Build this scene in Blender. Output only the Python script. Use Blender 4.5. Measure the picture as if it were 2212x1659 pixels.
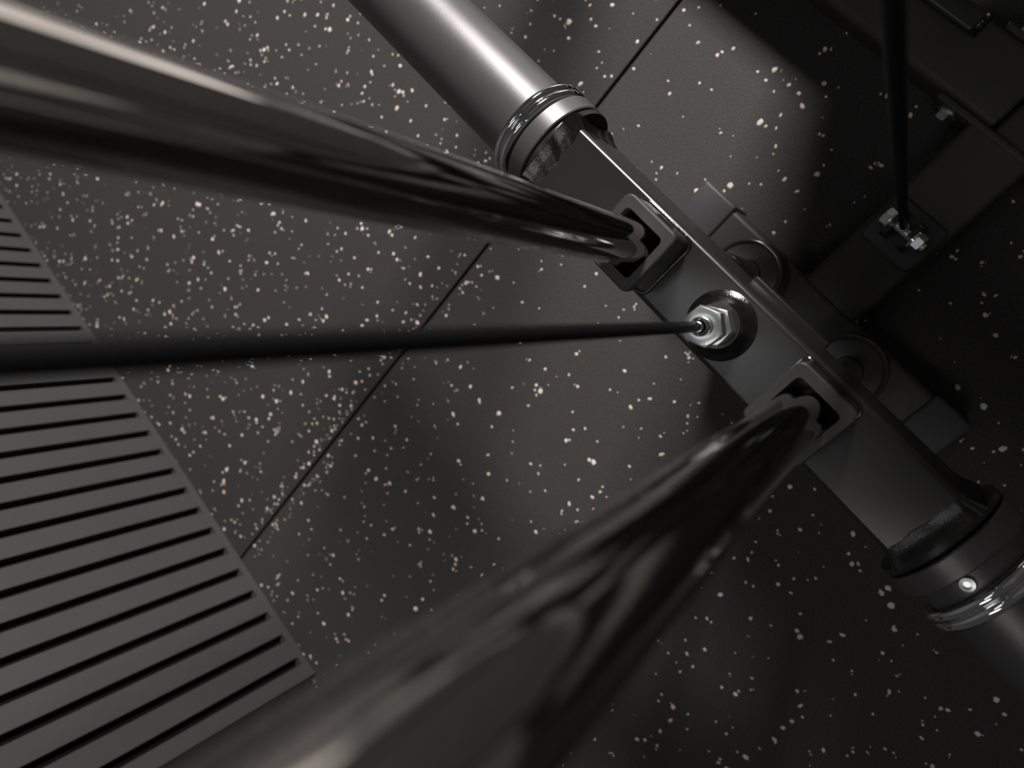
import bpy, bmesh, math, random
from mathutils import Vector, Matrix

random.seed(7)
scene = bpy.context.scene
for o in list(bpy.data.objects):
    bpy.data.objects.remove(o)
C = scene.collection
PI = math.pi

# ------------------------------------------------------------------ camera
H = 0.80                      # camera height above the floor (m)
cam_d = bpy.data.cameras.new('camera')
cam = bpy.data.objects.new('camera', cam_d)
C.objects.link(cam)
cx = Vector((0.62209, 0.61133, -0.48916))
cy = Vector((-0.73101, 0.67726, -0.08326))
cz = Vector((0.28040, 0.40938, 0.86821))
M = Matrix((cx, cy, cz)).transposed().to_4x4()
M.translation = Vector((0, 0, H))
cam.matrix_world = M
cam_d.sensor_fit = 'HORIZONTAL'
cam_d.sensor_width = 36.0
cam_d.lens = 1518.4 / 2212 * 36.0
cam_d.clip_start = 0.005
cam_d.clip_end = 50
cam_d.dof.use_dof = True
cam_d.dof.focus_distance = 0.455
cam_d.dof.aperture_fstop = 7.2
scene.camera = cam

# ------------------------------------------------------------------ light
world = bpy.data.worlds.new('room_light')
scene.world = world
world.use_nodes = True
bg = world.node_tree.nodes['Background']
bg.inputs[0].default_value = (1.0, 0.97, 0.94, 1)
bg.inputs[1].default_value = 0.040


def area(name, loc, target, sx, sy, watts, color=(1, 1, 1), spread=180, roll=0):
    d = bpy.data.lights.new(name, 'AREA')
    d.shape = 'RECTANGLE'
    d.size = sx
    d.size_y = sy
    d.energy = watts
    d.color = color
    d.spread = math.radians(spread)
    o = bpy.data.objects.new(name, d)
    C.objects.link(o)
    o.location = loc
    q = (Vector(target) - Vector(loc)).to_track_quat('-Z', 'Y')
    o.rotation_euler = (q.to_matrix().to_4x4() @ Matrix.Rotation(roll, 4, 'Z')).to_euler()
    return o


WARM = (1.0, 0.955, 0.925)
area('ceiling_or_fill_lamp', (-1.85, 2.95, 2.35), (-0.85, -0.6, 0.0), 0.70, 0.90, 166, WARM, 130)
area('ceiling_or_fill_lamp', (-0.50, -0.55, 2.90), (-0.5, -0.55, 0), 0.60, 0.60, 1.5, (0.96, 0.98, 1.0), 150)
area('ceiling_or_fill_lamp', (1.00, -0.85, 2.75), (0.3, 0.1, 0.2), 1.2, 0.25, 2.5, WARM, 120)  # added fill, lights the unseen panels that the rods mirror

vs = scene.view_settings
vs.view_transform = 'Standard'
vs.look = 'None'
vs.exposure = 0.0
vs.gamma = 1.0
vs.use_curve_mapping = False


# ------------------------------------------------------------------ materials
def mat(name, col, rough=0.5, metal=0.0, spec=0.5, bump=0.0, bscale=900, bdist=0.0003,
        var=0.0, vscale=40, coat=0.0, rvar=0.0):
    m = bpy.data.materials.new(name)
    m.use_nodes = True
    nt = m.node_tree
    b = nt.nodes['Principled BSDF']
    b.inputs['Base Color'].default_value = (*col, 1)
    b.inputs['Roughness'].default_value = rough
    b.inputs['Metallic'].default_value = metal
    b.inputs['Specular IOR Level'].default_value = spec
    b.inputs['Coat Weight'].default_value = coat
    b.inputs['Coat Roughness'].default_value = 0.15
    tc = nt.nodes.new('ShaderNodeTexCoord')
    if bump:
        n = nt.nodes.new('ShaderNodeTexNoise')
        n.inputs['Scale'].default_value = bscale
        n.inputs['Detail'].default_value = 3
        nt.links.new(tc.outputs['Object'], n.inputs['Vector'])
        bp = nt.nodes.new('ShaderNodeBump')
        bp.inputs['Strength'].default_value = bump
        bp.inputs['Distance'].default_value = bdist
        nt.links.new(n.outputs['Fac'], bp.inputs['Height'])
        nt.links.new(bp.outputs['Normal'], b.inputs['Normal'])
    if var:
        n2 = nt.nodes.new('ShaderNodeTexNoise')
        n2.inputs['Scale'].default_value = vscale
        n2.inputs['Detail'].default_value = 6
        n2.inputs['Roughness'].default_value = 0.65
        nt.links.new(tc.outputs['Object'], n2.inputs['Vector'])
        r = nt.nodes.new('ShaderNodeValToRGB')
        r.color_ramp.elements[0].position = 0.3
        r.color_ramp.elements[1].position = 0.72
        r.color_ramp.elements[0].color = (*[c * (1 - var) for c in col], 1)
        r.color_ramp.elements[1].color = (*[c * (1 + var) for c in col], 1)
        nt.links.new(n2.outputs['Fac'], r.inputs['Fac'])
        nt.links.new(r.outputs['Color'], b.inputs['Base Color'])
        if rvar:
            mr = nt.nodes.new('ShaderNodeMapRange')
            mr.inputs['To Min'].default_value = rough - rvar
            mr.inputs['To Max'].default_value = rough + rvar
            nt.links.new(n2.outputs['Fac'], mr.inputs['Value'])
            nt.links.new(mr.outputs['Result'], b.inputs['Roughness'])
    return m


M_rubber = mat('rubber_floor', (0.040, 0.038, 0.037), 0.72, 0, 0.35, 0.6, 700, 0.0008, 0.48, 480)
M_reflector = mat('pale_reflector', (0.50, 0.48, 0.45), 0.40, 0, 0.5, var=0.12, vscale=6)
M_sub = mat('subfloor', (0.010, 0.010, 0.010), 0.95, 0, 0.1, var=0.2)
M_fleck = mat('fleck', (0.80, 0.69, 0.60), 0.7, 0, 0.3, var=0.22, vscale=90)
M_powder = mat('black_powder_coat', (0.020, 0.0195, 0.019), 0.24, 0, 0.60, 0.24, 3000, 0.00013, 0.12, 30)
M_shade_panel = mat('grey_shade_panel', (0.50, 0.48, 0.46), 0.5, 0, 0.4, 0.1, 300, 0.0003)  # for the added shade panels, pale so the rods mirror grey
M_frame = mat('frame_powder_coat', (0.038, 0.038, 0.033), 0.50, 0, 0.40, 0.25, 1300, 0.0002, 0.15, 18)
M_satin = mat('satin_grey_sleeve', (0.125, 0.121, 0.123), 0.37, 0.55, 0.5, 0.55, 2800, 0.00012, 0.05, 60)
M_weld = mat('painted_weld', (0.005, 0.005, 0.005), 0.16, 0, 0.8, 0.45, 1300, 0.0003)
M_rod = mat('chrome_rod', (0.60, 0.575, 0.555), 0.075, 1.0, 0.5, var=0.10, vscale=25, rvar=0.03)
M_chrome = mat('chrome', (0.80, 0.80, 0.82), 0.07, 1.0)
M_zinc = mat('zinc_plate', (0.70, 0.73, 0.73), 0.30, 1.0, 0.5, 0.25, 700, 0.0002, 0.10, 120)
M_plastic = mat('black_plastic', (0.040, 0.039, 0.039), 0.46, 0, 0.45, 0.15, 1200, 0.0002)
M_cap = mat('grey_plastic_cap', (0.044, 0.044, 0.048), 0.52, 0, 0.4, 0.15, 1100, 0.0002)
M_bumper = mat('rubber_bumper', (0.030, 0.029, 0.026), 0.22, 0, 0.8, 0.1, 600, 0.0001)
M_cable = mat('cable_sheath', (0.0045, 0.0045, 0.005), 0.5, 0, 0.18)
M_slat = mat('slat', (0.046, 0.046, 0.047), 0.62, 0, 0.35, 0.15, 500, 0.0003, 0.06, 12)
M_felt = mat('black_felt', (0.006, 0.006, 0.006), 1.0, 0, 0.05, 0.5, 900, 0.001)
M_fuzz = mat('felt_side', (0.030, 0.029, 0.026), 1.0, 0, 0.1, 0.8, 800, 0.001, 0.6, 500)


# ------------------------------------------------------------------ mesh helpers
def obj(name, bm, m, parent=None, smooth=35):
    bmesh.ops.recalc_face_normals(bm, faces=bm.faces)
    me = bpy.data.meshes.new(name)
    bm.to_mesh(me)
    bm.free()
    me.materials.append(m)
    if smooth:
        for p in me.polygons:
            p.use_smooth = True
        me.set_sharp_from_angle(angle=math.radians(smooth))
    o = bpy.data.objects.new(name, me)
    C.objects.link(o)
    if parent is not None:
        o.parent = parent
        o.matrix_parent_inverse = Matrix.Identity(4)
        o.location = -base_of(parent)
    return o


def base_of(p):
    v = Vector((0, 0, 0))
    while p is not None:
        v += p.location
        p = p.parent
    return v


def thing(name, label, cat, loc):
    o = bpy.data.objects.new(name, None)
    o.empty_display_size = 0.02
    C.objects.link(o)
    o.location = loc
    o['label'] = label
    o['category'] = cat
    return o


def tag(o, label, cat, group=None):
    o['label'] = label
    o['category'] = cat
    if group:
        o['group'] = group
    return o


def box(x0, x1, y0, y1, z0, z1, bev=0.0, seg=2, bm=None):
    own = bm is None
    b = bmesh.new()
    bmesh.ops.create_cube(b, size=1)
    for v in b.verts:
        v.co = Vector((x0 + (v.co.x + .5) * (x1 - x0), y0 + (v.co.y + .5) * (y1 - y0), z0 + (v.co.z + .5) * (z1 - z0)))
    if bev:
        bmesh.ops.bevel(b, geom=list(b.edges), offset=bev, segments=seg, profile=0.5, affect='EDGES')
    if own:
        return b
    me = bpy.data.meshes.new('tmp')
    b.to_mesh(me)
    b.free()
    bm.from_mesh(me)
    bpy.data.meshes.remove(me)
    return bm


def rrect(w, h, r, n=6):
    pts = []
    for sx, sy, a0 in ((1, 1, 0), (-1, 1, 90), (-1, -1, 180), (1, -1, 270)):
        for i in range(n + 1):
            a = math.radians(a0 + 90 * i / n)
            pts.append((sx * (w / 2 - r) + r * math.cos(a), sy * (h / 2 - r) + r * math.sin(a)))
    return pts


AX = {'x': (Vector((1, 0, 0)), Vector((0, 1, 0)), Vector((0, 0, 1))),
      'y': (Vector((0, 1, 0)), Vector((1, 0, 0)), Vector((0, 0, 1))),
      'z': (Vector((0, 0, 1)), Vector((1, 0, 0)), Vector((0, 1, 0)))}


def prism(profile, axis, a0, a1, cu, cv, bm=None, chamf=0.0):
    """profile (u, v) extruded along axis from a0 to a1 about the centre (cu, cv)"""
    bm = bm or bmesh.new()
    ax, u, v = AX[axis]
    rings = []
    stations = [(a0, 1 - chamf), (a0 + (a1 - a0) * 0.0, 1)] if False else None
    for a in (a0, a1):
        rings.append([bm.verts.new(ax * a + u * (cu + p[0]) + v * (cv + p[1])) for p in profile])
    n = len(profile)
    for i in range(n):
        bm.faces.new((rings[0][i], rings[0][(i + 1) % n], rings[1][(i + 1) % n], rings[1][i]))
    bm.faces.new(rings[0][::-1])
    bm.faces.new(rings[1])
    return bm


def lathe(profile, axis, c, n=64, bm=None, close=True):
    """profile of (along, radius) turned about an axis line through c=(u,v) offsets"""
    bm = bm or bmesh.new()
    ax, u, v = AX[axis]
    rings = []
    for a, r in profile:
        rings.append([bm.verts.new(ax * a + u * (c[0] + r * math.cos(2 * PI * i / n)) + v * (c[1] + r * math.sin(2 * PI * i / n)))
                      for i in range(n)])
    for k in range(len(rings) - 1):
        for i in range(n):
            bm.faces.new((rings[k][i], rings[k][(i + 1) % n], rings[k + 1][(i + 1) % n], rings[k + 1][i]))
    if close:
        bm.faces.new(rings[0][::-1])
        bm.faces.new(rings[-1])
    return bm


def sweep(path, radius, n=12, closed=False, bm=None, jitter=0.0, rng=None):
    """tube along a path with a frame carried from point to point"""
    bm = bm or bmesh.new()
    rings = []
    L = len(path)
    s = None
    for k, p in enumerate(path):
        a = path[(k - 1) % L] if (closed or k > 0) else p
        b = path[(k + 1) % L] if (closed or k < L - 1) else p
        t = (Vector(b) - Vector(a)).normalized()
        if s is None:
            s = t.orthogonal()
        s = (s - t * s.dot(t)).normalized()
        q = s.cross(t).normalized()
        r = radius(k) if callable(radius) else radius
        ring = []
        for i in range(n):
            rr = r * (1 + (rng.uniform(-jitter, jitter) if rng else 0))
            ring.append(bm.verts.new(Vector(p) + s * rr * math.cos(2 * PI * i / n) + q * rr * math.sin(2 * PI * i / n)))
        rings.append(ring)
    for k in range(L if closed else L - 1):
        A, B = rings[k], rings[(k + 1) % L]
        for i in range(n):
            bm.faces.new((A[i], A[(i + 1) % n], B[(i + 1) % n], B[i]))
    if not closed:
        bm.faces.new(rings[0][::-1])
        bm.faces.new(rings[-1])
    return bm


def hexnut(c, axis, a0, a1, R, rot=0.0, hole=0.0, chamf_lo=True, n=8, bm=None, ratio=0.985):
    """hexagon nut with turned chamfers; c=(u,v) centre, from a0 to a1 along axis"""
    bm = bm or bmesh.new()
    ax, u, v = AX[axis]
    ap = R * math.cos(PI / 6)
    N = 6 * n
    th = [rot + 2 * PI * i / N for i in range(N)]
    hr = [ap / math.cos(((t - rot) % (PI / 3)) - PI / 6) for t in th]
    Rc = ap * ratio
    sgn = 1 if a1 > a0 else -1

    def ring(fr, fa):
        return [bm.verts.new(ax * fa(i) + u * (c[0] + fr(i) * math.cos(th[i])) + v * (c[1] + fr(i) * math.sin(th[i])))
                for i in range(N)]
    rings = []
    if hole:
        rings.append(ring(lambda i: hole, lambda i: a0))
    rings.append(ring(lambda i: Rc, lambda i: a0))
    rings.append(ring(lambda i: hr[i], lambda i: a0 + sgn * (hr[i] - Rc) * 0.5))
    rings.append(ring(lambda i: hr[i], lambda i: a1 - sgn * (hr[i] - Rc) * 0.5))
    rings.append(ring(lambda i: Rc, lambda i: a1))
    if hole:
        rings.append(ring(lambda i: hole, lambda i: a1))
    for k in range(len(rings) - 1):
        for i in range(N):
            bm.faces.new((rings[k][i], rings[k][(i + 1) % N], rings[k + 1][(i + 1) % N], rings[k + 1][i]))
    if hole:
        for i in range(N):
            bm.faces.new((rings[-1][i], rings[-1][(i + 1) % N], rings[0][(i + 1) % N], rings[0][i]))
    else:
        bm.faces.new(rings[0][::-1])
        bm.faces.new(rings[-1])
    return bm


def Z(depth):
    return H - depth


def bead(path, r, closed, seed, jitter=0.16, wob=0.22):
    rng = random.Random(seed)
    w = [1 + rng.uniform(-wob, wob) for _ in path]
    w = [(w[i - 1] + w[i] * 2 + w[(i + 1) % len(w)]) / 4 for i in range(len(w))]
    return sweep(path, lambda k: r * w[k], 12, closed, None, jitter, rng)


# ================================================================== the setting
SEAM_X = -0.412
TH = 0.008
floor = obj('floor', box(-3.2, 2.2, -2.0, 2.6, -0.030, -TH, 0), M_sub, None, 0)
floor['kind'] = 'structure'
floor['label'] = 'black rubber gym floor speckled with beige flecks'


def mat_piece(x0, x1):
    return obj('rubber_mat', box(x0, x1, -1.995, 0.62, -TH, 0.0, 0.0016, 3), M_rubber, floor, 40)


mat_l = mat_piece(-3.19, SEAM_X - 0.0019)
mat_r = mat_piece(SEAM_X + 0.0019, 2.19)


reflector = obj('reflector_strip', box(-3.19, 2.19, 0.626, 2.595, -TH, 0.0, 0.001, 1), M_reflector, floor, 40)  # unseen pale floor strip, added for bright streaks in the rods
reflector['label'] = 'unseen light grey aisle beside the rubber mats'


def flecks(parent, x0, x1, y0, y1, dens, seed, seam_extra):
    rng = random.Random(seed)
    V, F = [], []

    def one(x, y, r):
        n = rng.choice((5, 6, 6, 7, 8))
        el = rng.uniform(0.55, 1.0)
        a0 = rng.uniform(0, PI)
        k0 = len(V)
        h = min(0.00045, r * 0.22)
        V.append((x, y, h + 0.0002))
        for i in range(n):
            a = 2 * PI * i / n + rng.uniform(-.28, .28)
            rr = r * rng.uniform(0.72, 1.12)
            px, py = rr * math.cos(a), rr * el * math.sin(a)
            V.append((x + px * math.cos(a0) - py * math.sin(a0), y + px * math.sin(a0) + py * math.cos(a0), 0.0001))
        for i in range(n):
            F.append((k0, k0 + 1 + i, k0 + 1 + (i + 1) % n))
    N = int((x1 - x0) * (y1 - y0) * dens)
    for _ in range(N):
        x, y = rng.uniform(x0, x1), rng.uniform(y0, y1)
        r = min(0.0040, 0.00165 * math.exp(rng.gauss(0, 0.45)))
        one(x, y, r)
        if rng.random() < 0.16:
            for _ in range(rng.choice((1, 1, 2))):
                a = rng.uniform(0, 2 * PI)
                one(min(x1, max(x0, x + math.cos(a) * r * 2.1)), y + math.sin(a) * r * 2.1, r * rng.uniform(0.4, 0.9))
    for _ in range(seam_extra):
        d = abs(rng.gauss(0, 0.013)) + 0.001
        x = x1 - d if x1 < 0 else x0 + d
        one(x, rng.triangular(-0.98, 0.25, -0.85), 0.00145 * math.exp(rng.gauss(0, 0.4)))
    me = bpy.data.meshes.new('rubber_flecks')
    me.from_pydata(V, [], F)
    me.materials.append(M_fleck)
    for p in me.polygons:
        p.use_smooth = True
    o = bpy.data.objects.new('rubber_flecks', me)
    C.objects.link(o)
    o.parent = parent
    o.location = -base_of(parent)
    o['kind'] = 'stuff'
    o['label'] = 'beige rubber flecks pressed into the black mat'
    return o


flecks(mat_l, -1.95, SEAM_X - 0.006, -1.0, 0.55, 2150, 3, 130)
flecks(mat_r, SEAM_X + 0.006, 0.75, -1.25, 0.60, 1450, 4, 90)

# slatted wall: upright slats on a felt backing
WY = -0.982
DEEP = 0.013
PITCH = 0.0455
GAP = 0.0134
NS = 34
X_END = -0.1900
wall = obj('wall_left', box(X_END - NS * PITCH - 0.02, X_END - 0.004, WY - DEEP - 0.016, WY - DEEP, 0.0, 2.4, 0), M_felt, None, 0)
wall['kind'] = 'structure'
wall['label'] = 'dark grey wall of upright slats with black gaps'
wall.rotation_euler.z = 0.0143
RAIL = 0.0130
obj('bottom_rail', box(X_END - NS * PITCH - 0.02, X_END, WY - DEEP, WY, 0.0005, RAIL, 0), M_slat, wall, 30)
slat_me = None
G0 = -0.2212                     # centre of the gap next to the end slat
for k in range(NS):
    x0 = G0 + GAP / 2 - k * PITCH
    x1 = X_END if k == 0 else x0 + PITCH - GAP
    if slat_me is None:
        o = obj('slat', box(x0, x1, WY - DEEP, WY, RAIL, 2.4, 0), M_slat, wall, 30)
        if k == 1:
            slat_me = o.data
            sx = x0
    else:
        o = bpy.data.objects.new('slat', slat_me)
        C.objects.link(o)
        o.parent = wall
        o.location = (x0 - sx, 0, 0)

# ================================================================== machine base frame
RX1, RX2, RY = -0.1247, 0.0018, -0.0664
MX = (RX1 + RX2) / 2
D_B = 0.745
ZB = Z(D_B)
fr = thing('machine_base_frame', 'black steel base frame of the gym machine with two tall chrome guide rods', 'machine frame', (MX, 0.05, 0))

cmW, cmH = 0.064, ZB - 0.001
cm_y = -0.0339 - cmW / 2
obj('base_crossmember', prism(rrect(cmW, cmH, 0.006), 'x', -0.226, 0.104, cm_y, 0.001 + cmH / 2), M_frame, fr)
for s, xa, xb in ((-1, -0.2325, -0.188), (1, 0.0680, 0.1095)):
    b = box(xa, xb, cm_y - cmW / 2 - 0.003, cm_y + cmW / 2 + 0.003, 0.0004, ZB + 0.003, 0.0035, 3)
    o = obj('end_cap', b, M_cap, fr)
    o['label'] = 'grey plastic end cap'

bmW = 0.0635
bx = -0.0585
obj('base_beam', prism(rrect(bmW, ZB - 0.001, 0.006), 'y', cm_y + cmW / 2 - 0.002, 0.1470, bx, 0.001 + (ZB - 0.001) / 2), M_frame, fr)
# weld seam of beam to crossmember
wy = cm_y + cmW / 2 + 0.001
obj('weld_seam', bead([(bx - 0.033 + 0.066 * i / 30, wy, ZB - 0.0035) for i in range(31)], 0.0018, False, 5), M_weld, fr)

# flange, rear crossmember
ZF = ZB + 0.001
fl = obj('flange_plate', box(-0.1265, 0.0045, 0.1470, 0.1530, 0.002, ZF, 0.0012, 2), M_frame, fr)
for bxx in (-0.1120, -0.0100):
    b = hexnut((bxx, ZB - 0.020), 'y', 0.1470, 0.1375, 0.0085, 0.2)
    o = obj('hex_bolt', b, M_zinc, fl)
    b = lathe([(0.1470, 0.0100), (0.1452, 0.0100)], 'y', (bxx, ZB - 0.020), 32)
    obj('washer', b, M_zinc, fl)
obj('rear_crossmember', prism(rrect(0.063, ZB, 0.007), 'x', -0.80, -0.0755, 0.1848, 0.0005 + ZB / 2), M_frame, fr)
obj('weld_seam', bead([(-0.0750, 0.156 + 0.055 * i / 24, ZB - 0.002) for i in range(25)], 0.0016, False, 9), M_weld, fr)
obj('side_rail', prism(rrect(0.060, 0.044, 0.006), 'y', 0.1535, 0.70, -0.0440, 0.0005 + 0.022), M_frame, fr)
# flat bracket lying on the rear crossmember, welded at its end
rb = obj('rear_bracket', box(-0.62, -0.1445, 0.1955, 0.2150, ZB - 0.001, ZB + 0.010, 0.0035, 3), M_powder, fr)
obj('weld_bead', bead([(-0.1445, 0.1965 + 0.019 * i / 12, ZB + 0.0015) for i in range(13)], 0.0048, False, 21), M_weld, rb)
rp = obj('rear_foot_plate', box(-0.128, 0.02, 0.2160, 0.2220, 0.002, ZB - 0.002, 0.001, 1), M_frame, fr)
obj('hex_bolt', hexnut((-0.112, ZB - 0.016), 'y', 0.2220, 0.2320, 0.0085, 0.4), M_zinc, rp)

# unseen posts and panels on a rail, added to shade machine and floor
for px in (-0.23, 0.42):
    obj('shade_post', prism(rrect(0.06, 0.06, 0.006), 'z', 0.0005, 2.05, px, 0.405), M_powder, fr)
obj('side_shade_post', prism(rrect(0.05, 0.05, 0.006), 'z', 0.0005, 2.05, -0.72, 0.41), M_powder, fr)  # unseen post, placed and sized for the soft shadow band
obj('lower_shade_panel', box(-0.40, 0.39, 0.362, 0.374, 0.10, 0.60, 0.002, 1), M_shade_panel, fr)
obj('upper_shade_panel', box(-0.26, 0.39, 0.362, 0.374, 0.605, 1.95, 0.002, 1), M_shade_panel, fr)
obj('shade_post_rail', prism(rrect(0.06, 0.05, 0.006), 'x', -0.84, 0.46, 0.40, 0.026), M_frame, fr)

# guide rods
for rx in (RX1, RX2):
    o = obj('guide_rod', lathe([(ZB - 0.004, 0.0129), (2.02, 0.0129)], 'z', (rx, RY), 96), M_rod, fr, 30)
    o['label'] = 'polished chrome guide rod' 

# cable anchor bracket on the beam
ap = obj('anchor_plate', prism(rrect(0.0535, 0.0455, 0.005), 'z', ZB - 0.001, ZB + 0.0035, -0.0577, 0.0490), M_powder, fr)
obj('weld_bead', bead([(-0.0577 + p[0], 0.0490 + p[1], ZB + 0.0008) for p in rrect(0.055, 0.047, 0.006, 4)], 0.0013, True, 12), M_weld, ap)
LX = (-0.0690, -0.0500)
for lx in LX:
    prof = []
    for i in range(13):
        a = PI * i / 12
        prof.append((0.0125 * math.cos(a) * 1.15, 0.018 + 0.010 * math.sin(a)))
    prof = [(0.0145, 0)] + prof + [(-0.0145, 0)]
    obj('anchor_lug', prism([(p[0], p[1]) for p in prof], 'x', lx - 0.0025, lx + 0.0025, 0.0490, ZB + 0.0035), M_powder, ap)
pz = ZB + 0.0035 + 0.0175
pb = obj('anchor_bolt', lathe([(-0.0735, 0.0040), (-0.0350, 0.0040), (-0.0345, 0.0034)], 'x', (0.0490, pz), 32), M_zinc, fr)
obj('hex_head', hexnut((0.0490, pz), 'x', -0.0731, -0.0800, 0.0088, 0.3), M_zinc, pb)
obj('washer', lathe([(-0.0731, 0.0095), (-0.0716, 0.0095)], 'x', (0.0490, pz), 40), M_zinc, pb)
obj('washer', lathe([(-0.0474, 0.0098), (-0.0456, 0.0098)], 'x', (0.0490, pz), 40), M_chrome, pb)
obj('hex_nut', hexnut((0.0490, pz), 'x', -0.0456, -0.0380, 0.0088, 0.1), M_zinc, pb)

# ------------------------------------------------------------------ bumpers round the rods
prof = [(ZB + 0.0002, 0.0134), (ZB + 0.0002, 0.0325), (ZB + 0.003, 0.0332), (ZB + 0.0520, 0.0334), (ZB + 0.0540, 0.0331), (ZB + 0.0552, 0.0322),
        (ZB + 0.0556, 0.0311), (ZB + 0.0552, 0.0300), (ZB + 0.0542, 0.0292), (ZB + 0.0536, 0.0286), (ZB + 0.0535, 0.0134)]
for rx, lab in ((RX1, 'round dark bumper ring on the base frame, nearer the brightly lit plate sleeve'),
                (RX2, 'round dark bumper ring on the base frame, nearer the shaded plate sleeve')):
    b = lathe(prof, 'z', (rx, RY), 72, close=False)
    b.verts.ensure_lookup_table()
    n = 72
    L = len(prof)
    for i in range(n):
        b.faces.new((b.verts[(L - 1) * n + i], b.verts[(L - 1) * n + (i + 1) % n], b.verts[(i + 1) % n], b.verts[i]))
    o = obj('rubber_bumper', b, M_bumper, None, 40)
    tag(o, lab, 'bumper', 'bumper rings on the base frame')

# ================================================================== weight carriage
D_BAR, D_BOT = 0.400, 0.462
BY0, BY1 = -0.0896, -0.0432
bcy, bw = (BY0 + BY1) / 2, BY1 - BY0
bcz, bh = Z((D_BAR + D_BOT) / 2), D_BOT - D_BAR
BX0, BX1 = -0.2140, 0.0905
ca = thing('weight_carriage', 'black crossbar carriage sliding on the chrome rods with a round plate sleeve at each end', 'weight carriage', (MX, RY, Z(D_BOT)))
obj('crossbar', prism(rrect(bw, bh, 0.0034, 10), 'x', BX0, BX1, bcy, bcz), M_powder, ca)
obj('stop_plate', box(-0.0780, -0.0170, -0.0850, -0.0402, Z(0.476), Z(0.4622), 0.0015, 2), M_powder, ca)

# square guide sleeves
SW = (0.0385, 0.0412)
D_S = 0.370
for rx in (RX1, RX2):
    b = bmesh.new()
    outer = rrect(SW[0] - 0.0012, SW[1] - 0.0012, 0.0042)
    inner = rrect(0.0300, 0.0302, 0.0030)
    rings = []
    for pr, zz in ((inner, Z(D_BAR) - 0.0005), (outer, Z(D_BAR) - 0.0005), (outer, Z(D_S) - 0.0035), (inner, Z(D_S) - 0.0035)):
        rings.append([b.verts.new((rx + p[0], RY + p[1], zz)) for p in pr])
    n = len(outer)
    for k in range(4):
        for i in range(n):
            b.faces.new((rings[k][i], rings[k][(i + 1) % n], rings[(k + 1) % 4][(i + 1) % n], rings[(k + 1) % 4][i]))
    sl = obj('guide_sleeve', b, M_powder, ca)
    # moulded cap with a square opening
    b = bmesh.new()
    O = rrect(SW[0], SW[1], 0.0046)
    O2 = rrect(SW[0] - 0.0016, SW[1] - 0.0016, 0.0040)
    I = rrect(0.0282, 0.0284, 0.0030)
    z0, z1 = Z(D_S) - 0.0045, Z(D_S)
    rings = []
    for pr, zz in ((O, z0), (O, z1 - 0.0008), (O2, z1), (I, z1), (I, z0 - 0.010)):
        rings.append([b.verts.new((rx + p[0], RY + p[1], zz)) for p in pr])
    n = len(O)
    for k in range(len(rings) - 1):
        for i in range(n):
            b.faces.new((rings[k][i], rings[k][(i + 1) % n], rings[k + 1][(i + 1) % n], rings[k + 1][i]))
    for i in range(n):
        b.faces.new((rings[-1][i], rings[-1][(i + 1) % n], rings[0][(i + 1) % n], rings[0][i]))
    obj('bushing_cap', b, M_plastic, sl)
    # weld round the foot of the sleeve
    obj('weld_bead', bead([(rx + p[0], RY + p[1], Z(D_BAR) + 0.0003) for p in rrect(SW[0] + 0.0002, SW[1] - 0.0006, 0.004, 5)], 0.0012, True, 31 + int(rx * 1000)), M_weld, sl)
    # slot in the sleeve side
    obj('slot', box(rx - 0.004, rx + 0.008, RY + SW[1] / 2 - 0.0012, RY + SW[1] / 2 - 0.0002, Z(D_BAR) + 0.011, Z(D_BAR) + 0.0135, 0.0005, 1), M_felt, sl)
SL = None

# centre boss, nuts
bo = obj('cable_boss', lathe([(Z(0.4005), 0.0135), (Z(0.392), 0.0130), (Z(0.3905), 0.0125), (Z(0.3903), 0.006)], 'z', (MX, RY - 0.001), 64), M_powder, ca)
def lumpy_ring(prof, c, n, seed, amp):
    rng = random.Random(seed)
    ph = [(rng.randint(2, 9), rng.uniform(0, 6.28), rng.uniform(0.3, 1)) for _ in range(6)]
    b = bmesh.new()
    rings = []
    for k, (a, r) in enumerate(prof):
        ring = []
        for i in range(n):
            t = 2 * PI * i / n
            w = sum(q[2] * math.sin(q[0] * t + q[1] + k * 0.5) for q in ph) / 3
            rr = r + amp * w * math.sin(PI * k / (len(prof) - 1) * 0.8 + 0.3)
            ring.append(b.verts.new((c[0] + rr * math.cos(t), c[1] + rr * math.sin(t), a)))
        rings.append(ring)
    for k in range(len(rings) - 1):
        for i in range(n):
            b.faces.new((rings[k][i], rings[k][(i + 1) % n], rings[k + 1][(i + 1) % n], rings[k + 1][i]))
    return b


obj('weld_bead', lumpy_ring([(Z(0.4003), 0.0206), (Z(0.3993), 0.0188), (Z(0.3982), 0.0172), (Z(0.3966), 0.0157), (Z(0.3945), 0.0145), (Z(0.3920), 0.0134), (Z(0.3912), 0.0127), (Z(0.3930), 0.0120)], (MX, RY - 0.001), 96, 8, 0.0005), M_weld, bo)
st = obj('cable_stud', lathe([(Z(0.395), 0.0072), (Z(0.362), 0.0072)], 'z', (MX, RY - 0.001), 40), M_zinc, ca)
obj('hex_nut', hexnut((MX, RY - 0.001), 'z', Z(0.3900), Z(0.3785), 0.0113, math.radians(30), 0.0071), M_zinc, st)
obj('hex_bolt_head', hexnut((MX, RY - 0.001), 'z', Z(0.3700), Z(0.3600), 0.0110, math.radians(22), 0.0054, ratio=0.97), M_zinc, st)
obj('cable_ferrule', lathe([(Z(0.366), 0.0053), (Z(0.3545), 0.0050), (Z(0.3536), 0.0045), (Z(0.3540), 0.0034), (Z(0.3560), 0.0027), (Z(0.3400), 0.0025), (Z(0.339), 0.0019)], 'z', (MX, RY - 0.001), 40), M_chrome, st)

# plate sleeves at both ends
SY, SZ = -0.0675, Z(0.432)


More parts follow.
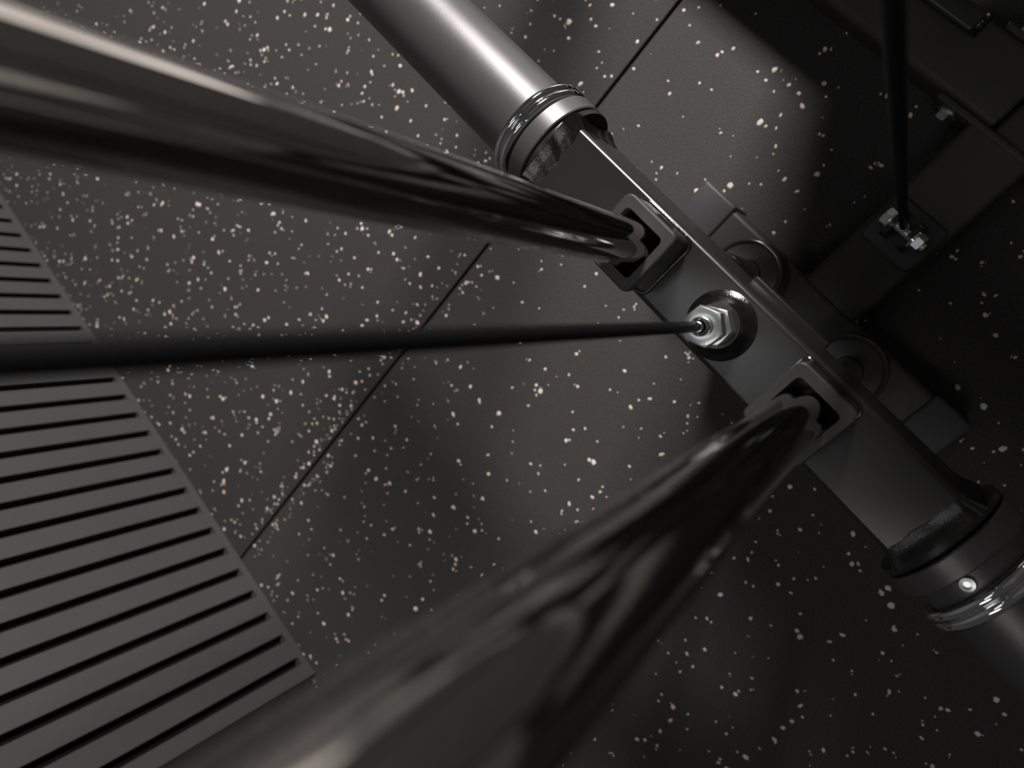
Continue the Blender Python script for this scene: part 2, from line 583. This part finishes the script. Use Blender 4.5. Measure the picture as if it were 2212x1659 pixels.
def plate_sleeve(s, x_end, ring_x, lab, neck, coil_a):
    """s: direction along x; x_end: outer face of the bar"""
    fl = lathe([(x_end, 0.030), (x_end + s * 0.0002, 0.0352), (x_end + s * 0.0036, 0.0356), (x_end + s * 0.0042, 0.0350)], 'x', (SY, SZ), 96)
    f = obj('end_plate', fl, M_powder, ca)
    # fillet weld from bar to plate, uneven along its toe
    pr = rrect(bw, bh, 0.0042, 5)
    dense = []
    for i in range(len(pr)):
        a, c = Vector(pr[i]), Vector(pr[(i + 1) % len(pr)])
        m = max(1, int((c - a).length / 0.0009))
        for k in range(m):
            dense.append(a.lerp(c, k / m))
    nd = len(dense)
    rng = random.Random(51 + s)
    ph = [(rng.randint(3, 17), rng.uniform(0, 6.28), rng.uniform(0.3, 1)) for _ in range(9)]
    b = bmesh.new()
    rings = []
    for st, (dx, off) in enumerate(((0.0120, -0.0004), (0.0098, 0.0006), (0.0070, 0.0011), (0.0044, 0.0024), (0.0020, 0.0037), (0.0, 0.0046))):
        ring = []
        for i, p in enumerate(dense):
            t = 2 * PI * i / nd
            w = sum(q[2] * math.sin(q[0] * t + q[1] + 0.6 * st) for q in ph) / 4
            e = (dense[(i + 1) % nd] - dense[i - 1]).normalized()
            nrm = Vector((e.y, -e.x))
            o_ = off + 0.0003 * w * (st > 0)
            d_ = dx * (1 + 0.13 * w)
            ring.append(b.verts.new((x_end - s * d_, bcy + p.x + nrm.x * o_, bcz + p.y + nrm.y * o_)))
        rings.append(ring)
    for k in range(len(rings) - 1):
        for i in range(nd):
            b.faces.new((rings[k][i], rings[k][(i + 1) % nd], rings[k + 1][(i + 1) % nd], rings[k + 1][i]))
    obj('weld_bead', b, M_weld, f, 60)
    c0 = x_end + s * 0.0056
    c1 = c0 + s * 0.0128
    tube_end = x_end + s * 0.46
    r = 0.0303
    prof = [(c0, 0.0300), (c0 + s * 0.0004, 0.0352), (c0 + s * 0.0012, 0.0358), (c1 - s * 0.0010, 0.0358), (c1, 0.0348), (c1, r),
            (tube_end - s * 0.002, r), (tube_end, r - 0.002)]
    t = obj('plate_sleeve', lathe(prof, 'x', (SY, SZ), 128), M_satin, ca)
    t['label'] = lab
    obj('sleeve_spigot', lathe([(x_end + s * 0.003, 0.0285), (c0 + s * 0.001, 0.0285)], 'x', (SY, SZ), 64), M_weld, t)
    # chrome coil ring: two close turns of wire with one lifted end
    turns, n = 2.12, 220
    path = []
    for i in range(n):
        u = i / (n - 1)
        a = math.radians(coil_a) + 2 * PI * turns * u
        lift = 0.0010 * max(0.0, (u - 0.955) / 0.045)
        rr = r + 0.0030 + lift
        path.append((ring_x + s * 0.0058 * (u * turns - turns / 2), SY + rr * math.cos(a), SZ + rr * math.sin(a)))
    ring = obj('chrome_coil', sweep(path, 0.0031, 16), M_chrome, t, 50)
    if neck:
        a = math.radians(97)
        px, rr = x_end + s * 0.0228, r
        d = Vector((0, math.cos(a), math.sin(a)))
        base = Vector((px, SY, SZ)) + d * (rr - 0.001)
        b = bmesh.new()
        b = lathe([(0, 0.0042), (0.0022, 0.0042), (0.0030, 0.0036), (0.0032, 0.0020), (0.0020, 0.0018), (0.0020, 0.0004)], 'z', (0, 0), 32)
        q = Vector((0, 0, 1)).rotation_difference(d).to_matrix().to_4x4()
        bmesh.ops.transform(b, matrix=Matrix.Translation(base) @ q, verts=b.verts)
        obj('set_screw', b, M_zinc, t)


plate_sleeve(-1, BX0 - 0.0010, -0.2415, 'satin grey round plate sleeve catching the light', False, 232)
plate_sleeve(1, BX1 + 0.0010, 0.1258, 'satin grey round plate sleeve in the shade with a set screw', True, 235)

# ================================================================== cables
cb = obj('lift_cable', lathe([(Z(0.3395), 0.0027), (2.05, 0.0027)], 'z', (MX, RY - 0.001), 32), M_cable, None)
tag(cb, 'black sheathed cable bolted to the middle of the crossbar', 'cable', 'steel cables')
c2 = thing('anchor_cable', 'black sheathed cable running up from the bracket on the base beam', 'cable', (MX + 0.001, 0.0520, pz - 0.004))
ex, ey = -0.0600, 0.0510
obj('cable_sheath', lathe([(pz + 0.010, 0.0033), (2.05, 0.0033)], 'z', (ex, ey), 32), M_cable, c2)
obj('cable_ferrule', lathe([(pz - 0.004, 0.0042), (pz + 0.0085, 0.0046), (pz + 0.0095, 0.0042), (pz + 0.0095, 0.0026), (pz + 0.013, 0.0026)], 'z', (ex, ey), 32), M_zinc, c2)
c2['group'] = 'steel cables'
